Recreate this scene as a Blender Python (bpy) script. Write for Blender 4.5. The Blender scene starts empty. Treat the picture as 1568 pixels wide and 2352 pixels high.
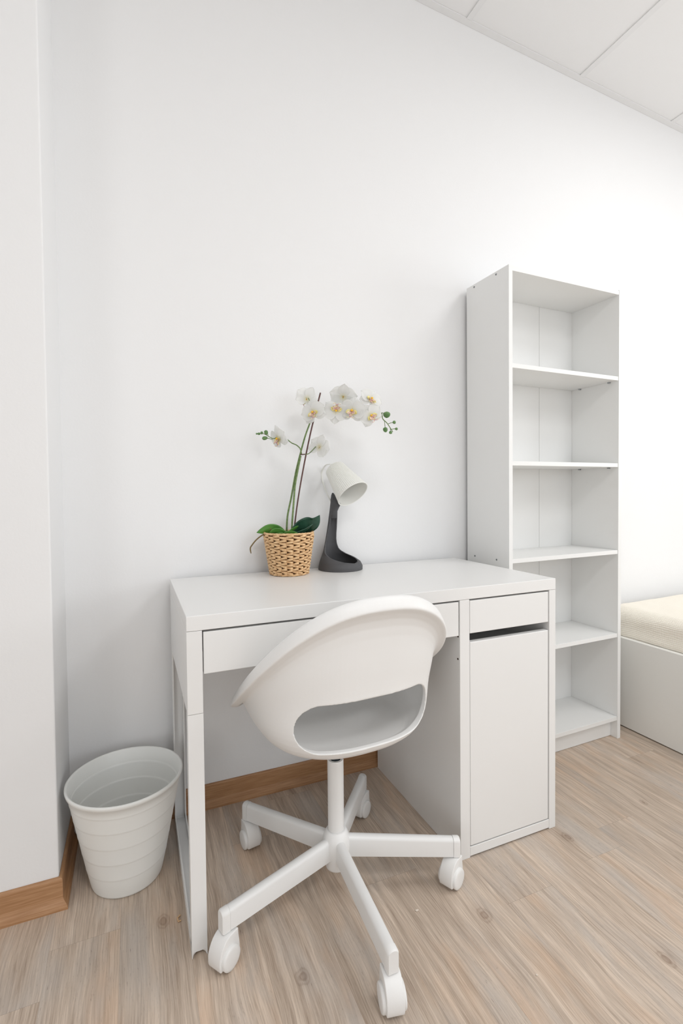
import bpy, bmesh, math, random
from mathutils import Vector, Matrix
from math import sin, cos, pi, radians

# ------------------------------------------------------------------ camera
SC = bpy.context.scene
COL = SC.collection
YAW, PITCH, ROLL = 0.39962704, 0.02542895, -0.01004118
FPX, CY = 1129.5325, 1155.356
cam_d = bpy.data.cameras.new('camera')
cam = bpy.data.objects.new('camera', cam_d)
COL.objects.link(cam)
fwd = Vector((sin(YAW)*cos(PITCH), cos(YAW)*cos(PITCH), -sin(PITCH)))
rgt = Vector((cos(YAW), -sin(YAW), 0))
upv = rgt.cross(fwd)
r2 = rgt*cos(ROLL) + upv*sin(ROLL)
u2 = -rgt*sin(ROLL) + upv*cos(ROLL)
cam.matrix_world = Matrix(((r2.x, u2.x, -fwd.x, -0.097816), (r2.y, u2.y, -fwd.y, -1.614009),
                           (r2.z, u2.z, -fwd.z, 1.016496), (0, 0, 0, 1)))
cam_d.sensor_fit = 'VERTICAL'
cam_d.sensor_height = 36.0
cam_d.lens = FPX/2352*36.0
cam_d.shift_y = -(1176-CY)/2352
cam_d.clip_start = 0.02
SC.camera = cam

# ------------------------------------------------------------------ world, lights, exposure
W = bpy.data.worlds.new('world'); SC.world = W; W.use_nodes = True
W.node_tree.nodes['Background'].inputs[0].default_value = (0.80, 0.90, 1.0, 1)
W.node_tree.nodes['Background'].inputs[1].default_value = 1.0
SC.view_settings.view_transform = 'Standard'
SC.view_settings.look = 'None'
SC.view_settings.gamma = 1.0
SC.view_settings.exposure = 0.46
SC.view_settings.use_curve_mapping = False

def area(name, loc, rot, sx, sy, power, color):
    d = bpy.data.lights.new(name, 'AREA'); d.shape = 'RECTANGLE'; d.size = sx; d.size_y = sy
    d.energy = power; d.color = color
    o = bpy.data.objects.new(name, d); COL.objects.link(o); o.location = loc; o.rotation_euler = rot
    return o
# flat panel luminaire of the tiled ceiling, daylight from the window behind the camera, and added fill lights
area('ceiling_panel_light', (2.05, -1.25, 2.74), (0, 0, 0), 0.6, 0.6, 8.5, (0.99, 0.995, 1.0))
area('overhead_fill_left', (0.3, -2.4, 2.80), (0, 0, 0), 0.6, 0.6, 11, (0.99, 0.995, 1.0))  # unseen overhead source, added to spread the light across the room
area('overhead_fill_rear', (2.2, -3.0, 2.73), (0, 0, 0), 0.6, 0.6, 8, (0.99, 0.995, 1.0))  # another unseen overhead source added for evenness, further back
area('window_daylight', (1.6, -3.95, 1.5), (radians(118), 0, 0), 1.9, 1.3, 7, (0.96, 0.98, 1.0))
area('right_fill_light', (4.12, -2.0, 1.55), (radians(98), 0, radians(90)), 1.4, 1.3, 20, (0.96, 0.98, 1.0))  # added soft source for light from the right; this wall has no window
area('left_fill_light', (-1.62, -2.5, 1.2), (radians(105), 0, radians(-90)), 1.1, 2.0, 13, (0.97, 0.985, 1.0))  # added fill to lift the bookcase's left side and chair; no doorway here

# ------------------------------------------------------------------ materials
def new_mat(name):
    m = bpy.data.materials.new(name); m.use_nodes = True
    nt = m.node_tree; b = nt.nodes['Principled BSDF']
    return m, nt, b
def srgb(r, g, b):
    f = lambda c: ((c/255)/12.92 if c/255 <= .04045 else ((c/255+.055)/1.055)**2.4)
    return (f(r), f(g), f(b), 1)
def N(nt, t, **kw):
    n = nt.nodes.new(t)
    for k, v in kw.items(): setattr(n, k, v)
    return n
def plain(name, col, rough=.5, bump=0, bscale=400, spec=.5, var=.0):
    """painted or moulded surface with a faint procedural grain"""
    m, nt, b = new_mat(name)
    b.inputs['Base Color'].default_value = col
    b.inputs['Roughness'].default_value = rough
    b.inputs['Specular IOR Level'].default_value = spec
    tc = N(nt, 'ShaderNodeTexCoord')
    no = N(nt, 'ShaderNodeTexNoise'); no.inputs['Scale'].default_value = bscale; no.inputs['Detail'].default_value = 3
    nt.links.new(tc.outputs['Object'], no.inputs['Vector'])
    if bump:
        bp = N(nt, 'ShaderNodeBump'); bp.inputs['Strength'].default_value = bump; bp.inputs['Distance'].default_value = .001
        nt.links.new(no.outputs['Fac'], bp.inputs['Height']); nt.links.new(bp.outputs['Normal'], b.inputs['Normal'])
    mr = N(nt, 'ShaderNodeMapRange'); mr.inputs['To Min'].default_value = rough-.04; mr.inputs['To Max'].default_value = rough+.04
    nt.links.new(no.outputs['Fac'], mr.inputs['Value']); nt.links.new(mr.outputs[0], b.inputs['Roughness'])
    if var:
        mx = N(nt, 'ShaderNodeMixRGB'); mx.inputs[1].default_value = col
        mx.inputs[2].default_value = tuple(c*(1-var) for c in col[:3])+(1,)
        nt.links.new(no.outputs['Fac'], mx.inputs[0]); nt.links.new(mx.outputs[0], b.inputs['Base Color'])
    return m
M = {}
M['wall'] = plain('wall_paint', (.90, .90, .90, 1), .9, .25, 130, .2)
M['ceiling'] = plain('ceiling_tile', (.90, .90, .90, 1), .9, .2, 300, .2)
M['grid'] = plain('ceiling_grid', (.86, .86, .86, 1), .5)
M['desk'] = plain('white_foil', (.86, .855, .84, 1), .32, .05, 900, .45)
M['shelf'] = plain('white_board', (.885, .885, .87, 1), .42, .05, 700, .4)
M['metal'] = plain('white_lacquer', (.86, .86, .85, 1), .35, .03, 900)
M['plastic'] = plain('white_plastic', (.86, .855, .84, 1), .42, .12, 900)
M['bucket'] = plain('bucket_plastic', (.885, .89, .86, 1), .45, .05, 900)
M['dark'] = plain('dark_steel', (.02, .03, .035, 1), .3)
M['hole'] = plain('hole_dark', (.05, .03, .02, 1), .9)
M['screw'] = plain('zinc_screw', (.35, .37, .38, 1), .35)
M['lampgrey'] = plain('charcoal_plastic', srgb(88, 88, 90), .6, .5, 1500, .3)
M['shade'] = plain('shade_plastic', (.86, .855, .81, 1), .5)
M['bed'] = plain('bed_board', (.89, .88, .84, 1), .45, .05, 700)
M['inside'] = plain('drawer_shadow_gap', (.12, .11, .10, 1), .8)

def wood_base():
    m, nt, b = new_mat('baseboard_oak')
    tc = N(nt, 'ShaderNodeTexCoord'); mp = N(nt, 'ShaderNodeMapping'); mp.inputs['Scale'].default_value = (3, 3, 60)
    no = N(nt, 'ShaderNodeTexNoise'); no.inputs['Scale'].default_value = 5; no.inputs['Detail'].default_value = 6
    cr = N(nt, 'ShaderNodeValToRGB')
    cr.color_ramp.elements[0].color = srgb(164, 119, 80); cr.color_ramp.elements[0].position = .3
    cr.color_ramp.elements[1].color = srgb(190, 147, 108); cr.color_ramp.elements[1].position = .7
    nt.links.new(tc.outputs['Object'], mp.inputs[0]); nt.links.new(mp.outputs[0], no.inputs['Vector'])
    nt.links.new(no.outputs['Fac'], cr.inputs[0]); nt.links.new(cr.outputs[0], b.inputs['Base Color'])
    b.inputs['Roughness'].default_value = .5
    return m
M['basewood'] = wood_base()

def floor_mat():
    m, nt, b = new_mat('vinyl_plank')
    L = nt.links.new
    tc = N(nt, 'ShaderNodeTexCoord'); at = N(nt, 'ShaderNodeAttribute'); at.attribute_name = 'plank'
    uv = N(nt, 'ShaderNodeUVMap')
    # every plank gets its own piece of the grain
    off = N(nt, 'ShaderNodeVectorMath', operation='MULTIPLY_ADD')
    L(at.outputs['Color'], off.inputs[0]); off.inputs[1].default_value = (31, 47, 13); L(tc.outputs['Object'], off.inputs[2])
    # slight wander of the grain
    wn = N(nt, 'ShaderNodeTexNoise'); wn.inputs['Scale'].default_value = 3.2; wn.inputs['Detail'].default_value = 2
    L(off.outputs[0], wn.inputs['Vector'])
    wadd = N(nt, 'ShaderNodeVectorMath', operation='MULTIPLY_ADD')
    L(wn.outputs['Color'], wadd.inputs[0]); wadd.inputs[1].default_value = (.035, 0, 0); L(off.outputs[0], wadd.inputs[2])
    def noise(sx, sy, sc, det, ro=.55):
        mp = N(nt, 'ShaderNodeMapping'); mp.inputs['Scale'].default_value = (sx, sy, 1)
        n = N(nt, 'ShaderNodeTexNoise'); n.inputs['Scale'].default_value = sc; n.inputs['Detail'].default_value = det
        n.inputs['Roughness'].default_value = ro
        L(wadd.outputs[0], mp.inputs[0]); L(mp.outputs[0], n.inputs['Vector']); return n
    fine = noise(75, 2.2, 5, 6, .65)
    mid = noise(15, .7, 4, 4)
    broad = noise(5, 1.3, 2.2, 3)
    broad2 = noise(4.5, 1.1, 2.7, 3)
    cr = N(nt, 'ShaderNodeValToRGB'); e = cr.color_ramp.elements
    e[0].position = .30; e[0].color = srgb(170, 151, 134); e[1].position = .70; e[1].color = srgb(226, 208, 190)
    mm = N(nt, 'ShaderNodeMath', operation='MULTIPLY_ADD'); L(mid.outputs['Fac'], mm.inputs[0]); mm.inputs[1].default_value = .62
    f2 = N(nt, 'ShaderNodeMath', operation='MULTIPLY_ADD'); L(fine.outputs['Fac'], f2.inputs[0]); f2.inputs[1].default_value = .85; f2.inputs[2].default_value = -.235
    L(f2.outputs[0], mm.inputs[2]); L(mm.outputs[0], cr.inputs[0])
    # grey bleached patches
    g = N(nt, 'ShaderNodeMapRange'); g.inputs['From Min'].default_value = .50; g.inputs['From Max'].default_value = .68; g.inputs['To Max'].default_value = .5
    L(broad.outputs['Fac'], g.inputs['Value'])
    mg = N(nt, 'ShaderNodeMixRGB', blend_type='MIX'); mg.inputs[2].default_value = srgb(196, 190, 184)
    L(g.outputs[0], mg.inputs[0]); L(cr.outputs[0], mg.inputs[1])
    # warm ochre patches
    o = N(nt, 'ShaderNodeMapRange'); o.inputs['From Min'].default_value = .54; o.inputs['From Max'].default_value = .70; o.inputs['To Max'].default_value = .35
    L(broad2.outputs['Fac'], o.inputs['Value'])
    mo = N(nt, 'ShaderNodeMixRGB', blend_type='MIX'); mo.inputs[2].default_value = srgb(222, 184, 150)
    L(o.outputs[0], mo.inputs[0]); L(mg.outputs[0], mo.inputs[1])
    # fine dark pores
    po = noise(110, 9, 6, 3, .6)
    pr = N(nt, 'ShaderNodeMapRange'); pr.inputs['From Min'].default_value = .62; pr.inputs['From Max'].default_value = .74; pr.inputs['To Max'].default_value = .65
    L(po.outputs['Fac'], pr.inputs['Value'])
    pg = N(nt, 'ShaderNodeMath', operation='MULTIPLY'); L(pr.outputs[0], pg.inputs[0])
    pgm = N(nt, 'ShaderNodeMapRange'); pgm.inputs['From Min'].default_value = .40; pgm.inputs['From Max'].default_value = .62
    L(broad.outputs['Fac'], pgm.inputs['Value']); L(pgm.outputs[0], pg.inputs[1])
    mp_ = N(nt, 'ShaderNodeMixRGB', blend_type='MULTIPLY'); mp_.inputs[2].default_value = srgb(128, 112, 100)
    L(pg.outputs[0], mp_.inputs[0]); L(mo.outputs[0], mp_.inputs[1])
    # knots at a few spots
    last = mp_
    geo = N(nt, 'ShaderNodeNewGeometry')
    for (kx, ky, kr) in ((.654, -.685, .011), (1.05, -.57, .009), (.208, -.654, .009), (-.054, -.395, .010), (.94, -.93, .010), (1.40, -.55, .008)):
        s = N(nt, 'ShaderNodeVectorMath', operation='SUBTRACT'); L(geo.outputs['Position'], s.inputs[0]); s.inputs[1].default_value = (kx, ky, 0)
        sc = N(nt, 'ShaderNodeVectorMath', operation='MULTIPLY'); L(s.outputs[0], sc.inputs[0]); sc.inputs[1].default_value = (1, .75, 1)
        ln = N(nt, 'ShaderNodeVectorMath', operation='LENGTH'); L(sc.outputs[0], ln.inputs[0])
        dn = N(nt, 'ShaderNodeMath', operation='MULTIPLY_ADD'); L(mid.outputs['Fac'], dn.inputs[0]); dn.inputs[1].default_value = .022; L(ln.outputs['Value'], dn.inputs[2])
        rp = N(nt, 'ShaderNodeValToRGB'); el = rp.color_ramp.elements
        k = (kr+.005)
        dv = N(nt, 'ShaderNodeMath', operation='DIVIDE'); L(dn.outputs[0], dv.inputs[0]); dv.inputs[1].default_value = k*2.6
        el[0].position = 0; el[0].color = (.42, .42, .42, 1); el[1].position = 1; el[1].color = (0, 0, 0, 1)
        q = el.new(.34); q.color = (.35, .35, .35, 1); q = el.new(.43); q.color = (.5, .5, .5, 1); q = el.new(.52); q.color = (.15, .15, .15, 1); q = el.new(.62); q.color = (.3, .3, .3, 1); q = el.new(.7); q.color = (.05, .05, .05, 1)
        L(dv.outputs[0], rp.inputs[0])
        mk = N(nt, 'ShaderNodeMixRGB', blend_type='MULTIPLY'); mk.inputs[2].default_value = srgb(150, 122, 100)
        L(rp.outputs[0], mk.inputs[0]); L(last.outputs[0], mk.inputs[1]); last = mk
    # seams between planks
    sx = N(nt, 'ShaderNodeSeparateXYZ'); L(uv.outputs[0], sx.inputs[0])
    def edge(o):
        a = N(nt, 'ShaderNodeMath', operation='ABSOLUTE'); L(o, a.inputs[0])
        c = N(nt, 'ShaderNodeMath', operation='LESS_THAN'); L(a.outputs[0], c.inputs[0]); c.inputs[1].default_value = .0007; return c
    ex, ey = edge(sx.outputs[0]), edge(sx.outputs[1])
    mxx = N(nt, 'ShaderNodeMath', operation='MAXIMUM'); L(ex.outputs[0], mxx.inputs[0]); L(ey.outputs[0], mxx.inputs[1])
    ms = N(nt, 'ShaderNodeMath', operation='MULTIPLY'); L(mxx.outputs[0], ms.inputs[0]); ms.inputs[1].default_value = .35
    sm = N(nt, 'ShaderNodeMixRGB', blend_type='MULTIPLY'); sm.inputs[2].default_value = srgb(120, 105, 95)
    L(ms.outputs[0], sm.inputs[0]); L(last.outputs[0], sm.inputs[1])
    # per-plank lightness
    hv = N(nt, 'ShaderNodeHueSaturation'); pv = N(nt, 'ShaderNodeMapRange'); pv.inputs['To Min'].default_value = .9; pv.inputs['To Max'].default_value = 1.08
    L(at.outputs['Fac'], pv.inputs['Value']); L(pv.outputs[0], hv.inputs['Value']); L(sm.outputs[0], hv.inputs['Color'])
    L(hv.outputs[0], b.inputs['Base Color'])
    b.inputs['Roughness'].default_value = .45; b.inputs['Specular IOR Level'].default_value = .4
    bp = N(nt, 'ShaderNodeBump'); bp.inputs['Strength'].default_value = .25; bp.inputs['Distance'].default_value = .0008
    L(fine.outputs['Fac'], bp.inputs['Height']); L(bp.outputs[0], b.inputs['Normal'])
    return m
M['floor'] = floor_mat()

# ------------------------------------------------------------------ mesh helpers
def link(name, bm, mat, parent=None, smooth=False, bevel=0, subd=0, seg=2):
    me = bpy.data.meshes.new(name)
    bmesh.ops.recalc_face_normals(bm, faces=bm.faces)
    bm.to_mesh(me); bm.free()
    o = bpy.data.objects.new(name, me); COL.objects.link(o)
    if mat: me.materials.append(mat)
    if parent: o.parent = parent
    if smooth:
        for p in me.polygons: p.use_smooth = True
    if bevel:
        b = o.modifiers.new('bevel', 'BEVEL'); b.width = bevel; b.segments = seg; b.limit_method = 'ANGLE'; b.harden_normals = False
    if subd:
        s = o.modifiers.new('subdivision', 'SUBSURF'); s.levels = subd; s.render_levels = subd
    return o
def box(bm, x0, x1, y0, y1, z0, z1):
    v = [bm.verts.new(c) for c in ((x0,y0,z0),(x1,y0,z0),(x1,y1,z0),(x0,y1,z0),(x0,y0,z1),(x1,y0,z1),(x1,y1,z1),(x0,y1,z1))]
    for f in ((0,3,2,1),(4,5,6,7),(0,1,5,4),(1,2,6,5),(2,3,7,6),(3,0,4,7)): bm.faces.new([v[i] for i in f])
def bx(*a):
    bm = bmesh.new(); box(bm, *a); return bm
def prism(bm, pts, axis, a, b):
    """closed outline extruded along an axis; pts are the two other coordinates in order"""
    def mk(p, t):
        return {'x': (t, p[0], p[1]), 'y': (p[0], t, p[1]), 'z': (p[0], p[1], t)}[axis]
    A = [bm.verts.new(mk(p, a)) for p in pts]; B = [bm.verts.new(mk(p, b)) for p in pts]
    n = len(pts); bm.faces.new(A); bm.faces.new(B[::-1])
    for i in range(n): bm.faces.new((A[i], B[i], B[(i+1) % n], A[(i+1) % n]))
def loft(bm, rings, cap0=True, cap1=True, closed=True):
    R = [[bm.verts.new(p) for p in r] for r in rings]
    n = len(R[0])
    for a, b in zip(R[:-1], R[1:]):
        for i in range(n if closed else n-1):
            j = (i+1) % n
            bm.faces.new((a[i], a[j], b[j], b[i]))
    if cap0: bm.faces.new(R[0][::-1])
    if cap1: bm.faces.new(R[-1])
    return R
def lathe(bm, prof, n=48, cx=0, cy=0, cap0=True, cap1=True):
    return loft(bm, [[(cx+r*cos(2*pi*i/n), cy+r*sin(2*pi*i/n), z) for i in range(n)] for r, z in prof], cap0, cap1)
def tube(bm, pts, rad, n=10):
    pts = [Vector(p) for p in pts]
    rad = rad if isinstance(rad, (list, tuple)) else [rad]*len(pts)
    rings = []; ref = None
    for i, p in enumerate(pts):
        t = (pts[min(i+1, len(pts)-1)]-pts[max(i-1, 0)]).normalized()
        if ref is None: ref = t.orthogonal().normalized()
        ref = (ref-t*ref.dot(t)).normalized(); b = t.cross(ref)
        rings.append([p+(ref*cos(2*pi*k/n)+b*sin(2*pi*k/n))*rad[i] for k in range(n)])
    loft(bm, rings)
def spline(pts, m=6):
    """Catmull-Rom through the points"""
    P = [Vector(p) for p in pts]; out = []
    for i in range(len(P)-1):
        a, b, c, d = P[max(i-1, 0)], P[i], P[i+1], P[min(i+2, len(P)-1)]
        for k in range(m):
            t = k/m
            out.append(.5*((2*b)+(c-a)*t+(2*a-5*b+4*c-d)*t*t+(3*b-a-3*c+d)*t**3))
    out.append(P[-1]); return out
def interp(x, tab):
    if x <= tab[0][0]: return tab[0][1]
    for (a, u), (b, v) in zip(tab[:-1], tab[1:]):
        if x <= b:
            t = (x-a)/(b-a); return u+(v-u)*t
    return tab[-1][1]
def thing(name, label, cat, loc=(0, 0, 0), rz=0, group=None):
    o = bpy.data.objects.new(name, None); COL.objects.link(o); o.location = loc; o.rotation_euler = (0, 0, rz)
    o.empty_display_size = .05
    tag(o, label, cat, group); return o
def tag(o, label, cat, group=None):
    o['label'] = label; o['category'] = cat
    if group: o['group'] = group
    return o
def struct(o):
    o['kind'] = 'structure'; return o
def bake(o):
    """replace the mesh by its evaluated version and drop the modifiers"""
    dg = bpy.context.evaluated_depsgraph_get()
    me = bpy.data.meshes.new_from_object(o.evaluated_get(dg)); old = o.data
    o.modifiers.clear(); o.data = me; me.name = old.name
    bpy.data.meshes.remove(old)
    return o

# ------------------------------------------------------------------ room
XP, YP = -.285, -.246            # corner of the projecting wall on the left
XL, XR, YB = -1.7, 4.2, -4.0
# floor: one mesh whose faces are the planks
random.seed(5)
bm = bmesh.new(); cl = bm.loops.layers.color.new('plank'); uvl = bm.loops.layers.uv.new('UVMap')
PW, PL = .145, 1.22
x0 = -12*PW
fixed = {5: -.683, 7: -.657, -2: -.376}
for k in range(-12, 30):
    xa, xb = k*PW, (k+1)*PW
    if xb < XL-.2 or xa > XR+.2: continue
    y = fixed.get(k, -random.random()*PL)
    while y < .1: y += PL
    while y > YB-PL:
        ya, yb = y-PL, y
        ya_, yb_ = max(ya, YB-.1), min(yb, .1); xa_, xb_ = max(xa, XL-.1), min(xb, XR+.1)
        if yb_ > ya_ and xb_ > xa_:
            f = bm.faces.new([bm.verts.new(c) for c in ((xa_, ya_, 0), (xb_, ya_, 0), (xb_, yb_, 0), (xa_, yb_, 0))])
            c = (random.random(), random.random(), random.random(), 1)
            for l, (a, b) in zip(f.loops, ((xa_-xa, ya_-ya), (xb_-xa, ya_-ya), (xb_-xa, yb_-ya), (xa_-xa, yb_-ya))):
                l[cl] = c; l[uvl].uv = (a, b)
        y -= PL
floor = struct(link('floor', bm, M['floor']))
# slab below the planks keeps the floor solid
TILT = .05
def cz(x): return 2.797-TILT*(x-1.7)
H = 3.05
struct(link('wall_back', bx(XP, XR+.1, 0, .1, 0, H), M['wall']))
bm = bmesh.new(); box(bm, XL, XP, YP, .1, 0, H)
struct(link('wall_projection', bm, M['wall'], bevel=.004, seg=3))
struct(link('wall_left', bx(XL-.1, XL, YB, .1, 0, H), M['wall']))
struct(link('wall_right', bx(XR, XR+.1, YB, .1, 0, H), M['wall']))
bm = bmesh.new()   # wall behind the camera with a window opening
box(bm, XL-.1, .6, YB-.1, YB, 0, H); box(bm, 2.6, XR+.1, YB-.1, YB, 0, H)
box(bm, .6, 2.6, YB-.1, YB, 0, .8); box(bm, .6, 2.6, YB-.1, YB, 2.2, H)
struct(link('wall_rear', bm, M['wall']))
bm = bmesh.new()
for a in ((.6, 2.6, .8, .86), (.6, 2.6, 2.14, 2.2), (.6, .66, .86, 2.14), (2.54, 2.6, .86, 2.14), (1.56, 1.64, .86, 2.14)):
    box(bm, a[0], a[1], YB-.07, YB-.02, a[2], a[3])
struct(link('window_1', bm, M['metal'], bevel=.003))

# suspended ceiling: tiles sit 6 mm above the face of the T bars
bm = bmesh.new()
xs = [XL-.1]+[1.128+.595*i for i in range(-4, 6)]+[XR+.1]
bars_x = xs[1:-1]
v = [bm.verts.new((x, y, cz(x)+.004+dz)) for dz in (0, .03) for x, y in ((XL-.1, YB-.1), (XR+.1, YB-.1), (XR+.1, .05), (XL-.1, .05))]
for f in ((0, 1, 2, 3), (7, 6, 5, 4), (0, 4, 5, 1), (1, 5, 6, 2), (2, 6, 7, 3), (3, 7, 4, 0)): bm.faces.new([v[i] for i in f])
struct(link('ceiling', bm, M['ceiling']))
def slab(bm, xa, xb, ya, yb, dz, th):
    vs = [bm.verts.new(c) for c in [(x, y, cz(x)+dz+t) for t in (0, th) for x, y in ((xa, ya), (xb, ya), (xb, yb), (xa, yb))]]
    for f in ((3, 2, 1, 0), (4, 5, 6, 7), (0, 1, 5, 4), (1, 2, 6, 5), (2, 3, 7, 6), (3, 0, 4, 7)): bm.faces.new([vs[i] for i in f])
bm = bmesh.new()
for x in bars_x: slab(bm, x-.012, x+.012, YB, -.024, 0, .0035)
k = 1
while -.6*k > YB:
    for xa, xb in zip([XL]+bars_x, bars_x+[XR]): slab(bm, xa+.0125, xb-.0125, -.6*k-.012, -.6*k+.012, .0002, .0032)
    k += 1
struct(link('trim_1', bm, M['grid']))
bm = bmesh.new(); slab(bm, XP, XR, -.024, -.0005, -.001, .0045); slab(bm, XL, XP-.001, YP-.024, YP-.0005, -.001, .0045)
struct(link('trim_2', bm, M['grid']))

# baseboards: flared foot
def bprof(bm, path, side):
    """profile swept with mitred corners; path in xy, side = +1/-1 for the room side (left normal)"""
    pr = [(.0006, .074), (.006, .0735), (.0085, .070), (.009, .026), (.0115, .019), (.0175, .012), (.020, .0045), (.020, 0), (.0006, 0)]
    P = [Vector(p) for p in path]; rings = []
    for i, p in enumerate(P):
        dirs = []
        if i > 0: dirs.append((p-P[i-1]).normalized())
        if i < len(P)-1: dirs.append((P[i+1]-p).normalized())
        ns = [Vector((-d.y, d.x))*side for d in dirs]
        m = ns[0] if len(ns) == 1 else (ns[0]+ns[1])/(1+ns[0].dot(ns[1]))
        rings.append([(p.x+m.x*a, p.y+m.y*a, z) for a, z in pr])
    loft(bm, rings)
bm = bmesh.new(); bprof(bm, [(XR, 0), (XP+.0205, 0)], 1)
struct(link('baseboard_back', bm, M['basewood']))
bm = bmesh.new(); bprof(bm, [(XP, 0), (XP, YP), (XL, YP)], 1)
struct(link('baseboard_left', bm, M['basewood']))

# ------------------------------------------------------------------ desk
GD = .0226
desk = thing('desk', 'white desk with drawers, a cupboard and a sled leg, against the white wall', 'desk', (0, -GD, 0))
def dpart(name, bm, mat='desk', parent=None, bevel=.0012, **k): return link(name, bm, M[mat], parent or desk, bevel=bevel, **k)
# local: x 0..1.05, y 0 (wall) .. -.5 (front)
dpart('desktop', bx(0, 1.05, -.5, 0, .717, .75), bevel=.0015)
dpart('side_panel', bx(0, .033, -.4995, -.002, .536, .7165))
g = bx(.0335, .7055, -.03, -.012, .60, .7165); dpart('back_rail', g)
cab = bmesh.new()
box(cab, .7065, .7385, -.4995, -.002, 0, .7165)
box(cab, 1.0255, 1.05, -.4995, -.002, 0, .7165)
box(cab, .7388, 1.0252, -.495, -.02, .006, .029)
box(cab, .7388, 1.0252, -.018, -.006, .03, .7160)
box(cab, .7388, 1.0252, -.44, -.02, .540, .554)
dpart('cabinet_body', cab)
dpart('plinth_rail', bx(.7388, 1.0252, -.4992, -.4955, .004, .0295))
door = dpart('cabinet_door', bx(.7405, 1.0225, -.4985, -.480, .032, .5985), bevel=.002)
def drawer(x0, x1, z0, z1, zb):
    d = dpart('drawer', bx(x0, x1, -.4985, -.482, z0, z1), bevel=.0015)
    bb = bmesh.new()
    box(bb, x0+.012, x0+.024, -.4815, -.05, zb, z1-.02); box(bb, x1-.024, x1-.012, -.4815, -.05, zb, z1-.02)
    box(bb, x0+.0242, x1-.0242, -.062, -.05, zb, z1-.02); box(bb, x0+.0242, x1-.0242, -.4815, -.0622, zb, zb+.004)
    dpart('drawer_box', bb, parent=d)
drawer(.0355, .7035, .6205, .7125, .632)
drawer(.7405, 1.0225, .6225, .7125, .632)
# peg holes on the inner side of the cabinet wall
def disc(name, c, ax, r, mat, parent, t=.0006, n=14):
    b = bmesh.new(); ring = []
    pts = [(r*cos(2*pi*i/n), r*sin(2*pi*i/n)) for i in range(n)]
    if ax == 'x': prism(b, [(c[1]+p, c[2]+q) for p, q in pts], 'x', c[0]-t, c[0]+t)
    else: prism(b, [(c[0]+p, c[1]+q) for p, q in pts], 'z', c[2]-t, c[2]+t)
    return link(name, b, M[mat], parent)
disc('peg_hole', (.7064, -.4915, .617), 'x', .0028, 'hole', desk)
disc('peg_hole', (.7064, -.4905, .555), 'x', .0028, 'hole', desk)
# sled leg: one bent channel, arch cut in the foot of the front face
lw = .033
leg = bmesh.new()
def channel(bm, pts):
    """channel swept in the yz plane: flange edges follow a square corner, the web between them a round bend"""
    rings = []
    for (ys, zs, y, z, ny, nz, dp) in pts:
        S = lambda x: (x, ys, zs)
        Wb = lambda x, d: (x, y-ny*d, z-nz*d)
        rings.append([S(0), S(.0012), Wb(.0045, dp*.1), Wb(lw*.32, dp*.8), Wb(lw*.5, dp), Wb(lw*.68, dp*.8), Wb(lw-.0045, dp*.1), S(lw-.0012), S(lw),
                      Wb(lw, .026), Wb(lw-.004, .026), Wb(lw-.004, .010), Wb(.004, .010), Wb(.004, .026), Wb(0, .026)])
    loft(bm, rings)
R = .012
yf, yr, zt_ = -.4990, -.004, .5355
pts = [(yf, zt_, yf, zt_, -1, 0, 0), (yf, .07, yf, .07, -1, 0, 0)]
for k in range(0, 11):
    a = k/10*pi/2
    sy, sz = (yf, R*(1-2*a/(pi/2))) if a < pi/4 else (yf+R*(2*a/(pi/2)-1), 0)
    pts.append((sy, max(sz, .0), yf+R-R*cos(a), .001+R-R*sin(a), -cos(a), -sin(a), .0045*sin(2*a)**.5+.002*sin(a)))
for k in range(0, 11):
    a = pi/2-k/10*pi/2
    sy, sz = (yr, R*(1-2*a/(pi/2))) if a < pi/4 else (yr-R*(2*a/(pi/2)-1), 0)
    pts.append((sy, max(sz, .0), yr-R+R*cos(a), .001+R-R*sin(a), cos(a), -sin(a), .0045*sin(2*a)**.5+.002*sin(a) if 0 < a < pi/2 else .002*sin(a)))
pts.append((yr, zt_, yr, zt_, 1, 0, 0))
channel(leg, pts)
dpart('sled_leg', leg, 'metal', bevel=.0008)

# ------------------------------------------------------------------ bookcase
BX, BYAW, BW_, BD_ = 1.1157, .025, .5847, .2282
bc = thing('bookcase', 'tall narrow white open bookcase with empty shelves, right of the desk', 'bookcase', (BX, -.018, 0), BYAW)
def bpart(name, bm, mat='shelf', bevel=.0006, parent=None): return link(name, bm, M[mat], parent or bc, bevel=bevel)
t = .017
sp = bpart('side_panel', bx(0, t, -BD_, 0, 0, 1.8))
bpart('side_panel', bx(BW_-t, BW_, -BD_, 0, 0, 1.8))
bb = bmesh.new(); m_ = .376
box(bb, t+.0003, m_-.0008, -.005, -.001, .05, 1.797); box(bb, m_+.0008, BW_-t-.0003, -.005, -.001, .05, 1.797)
bpart('back_panel', bb, bevel=.0005)
bpart('top_panel', bx(t+.0003, BW_-t-.0003, -BD_+.001, -.0055, 1.781, 1.797))
for zt in (1.459, 1.1145, .766, .429, .0895):
    sh = bpart('shelf', bx(t+.0006, BW_-t-.0006, -BD_+.002, -.0055, zt-.0155, zt))
    if zt in (1.459, 1.1145, .429):
        for yy in (-.05, -BD_+.04):
            bpart('shelf_pin', bx(BW_-t-.010, BW_-t-.0007, yy-.004, yy+.004, zt-.0205, zt-.0158), 'screw', parent=sh)
            bpart('shelf_pin', bx(t+.0007, t+.010, yy-.004, yy+.004, zt-.0205, zt-.0158), 'screw', parent=sh)
bpart('plinth', bx(t+.0003, BW_-t-.0003, -BD_+.03, -BD_+.046, .001, .073))
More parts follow.
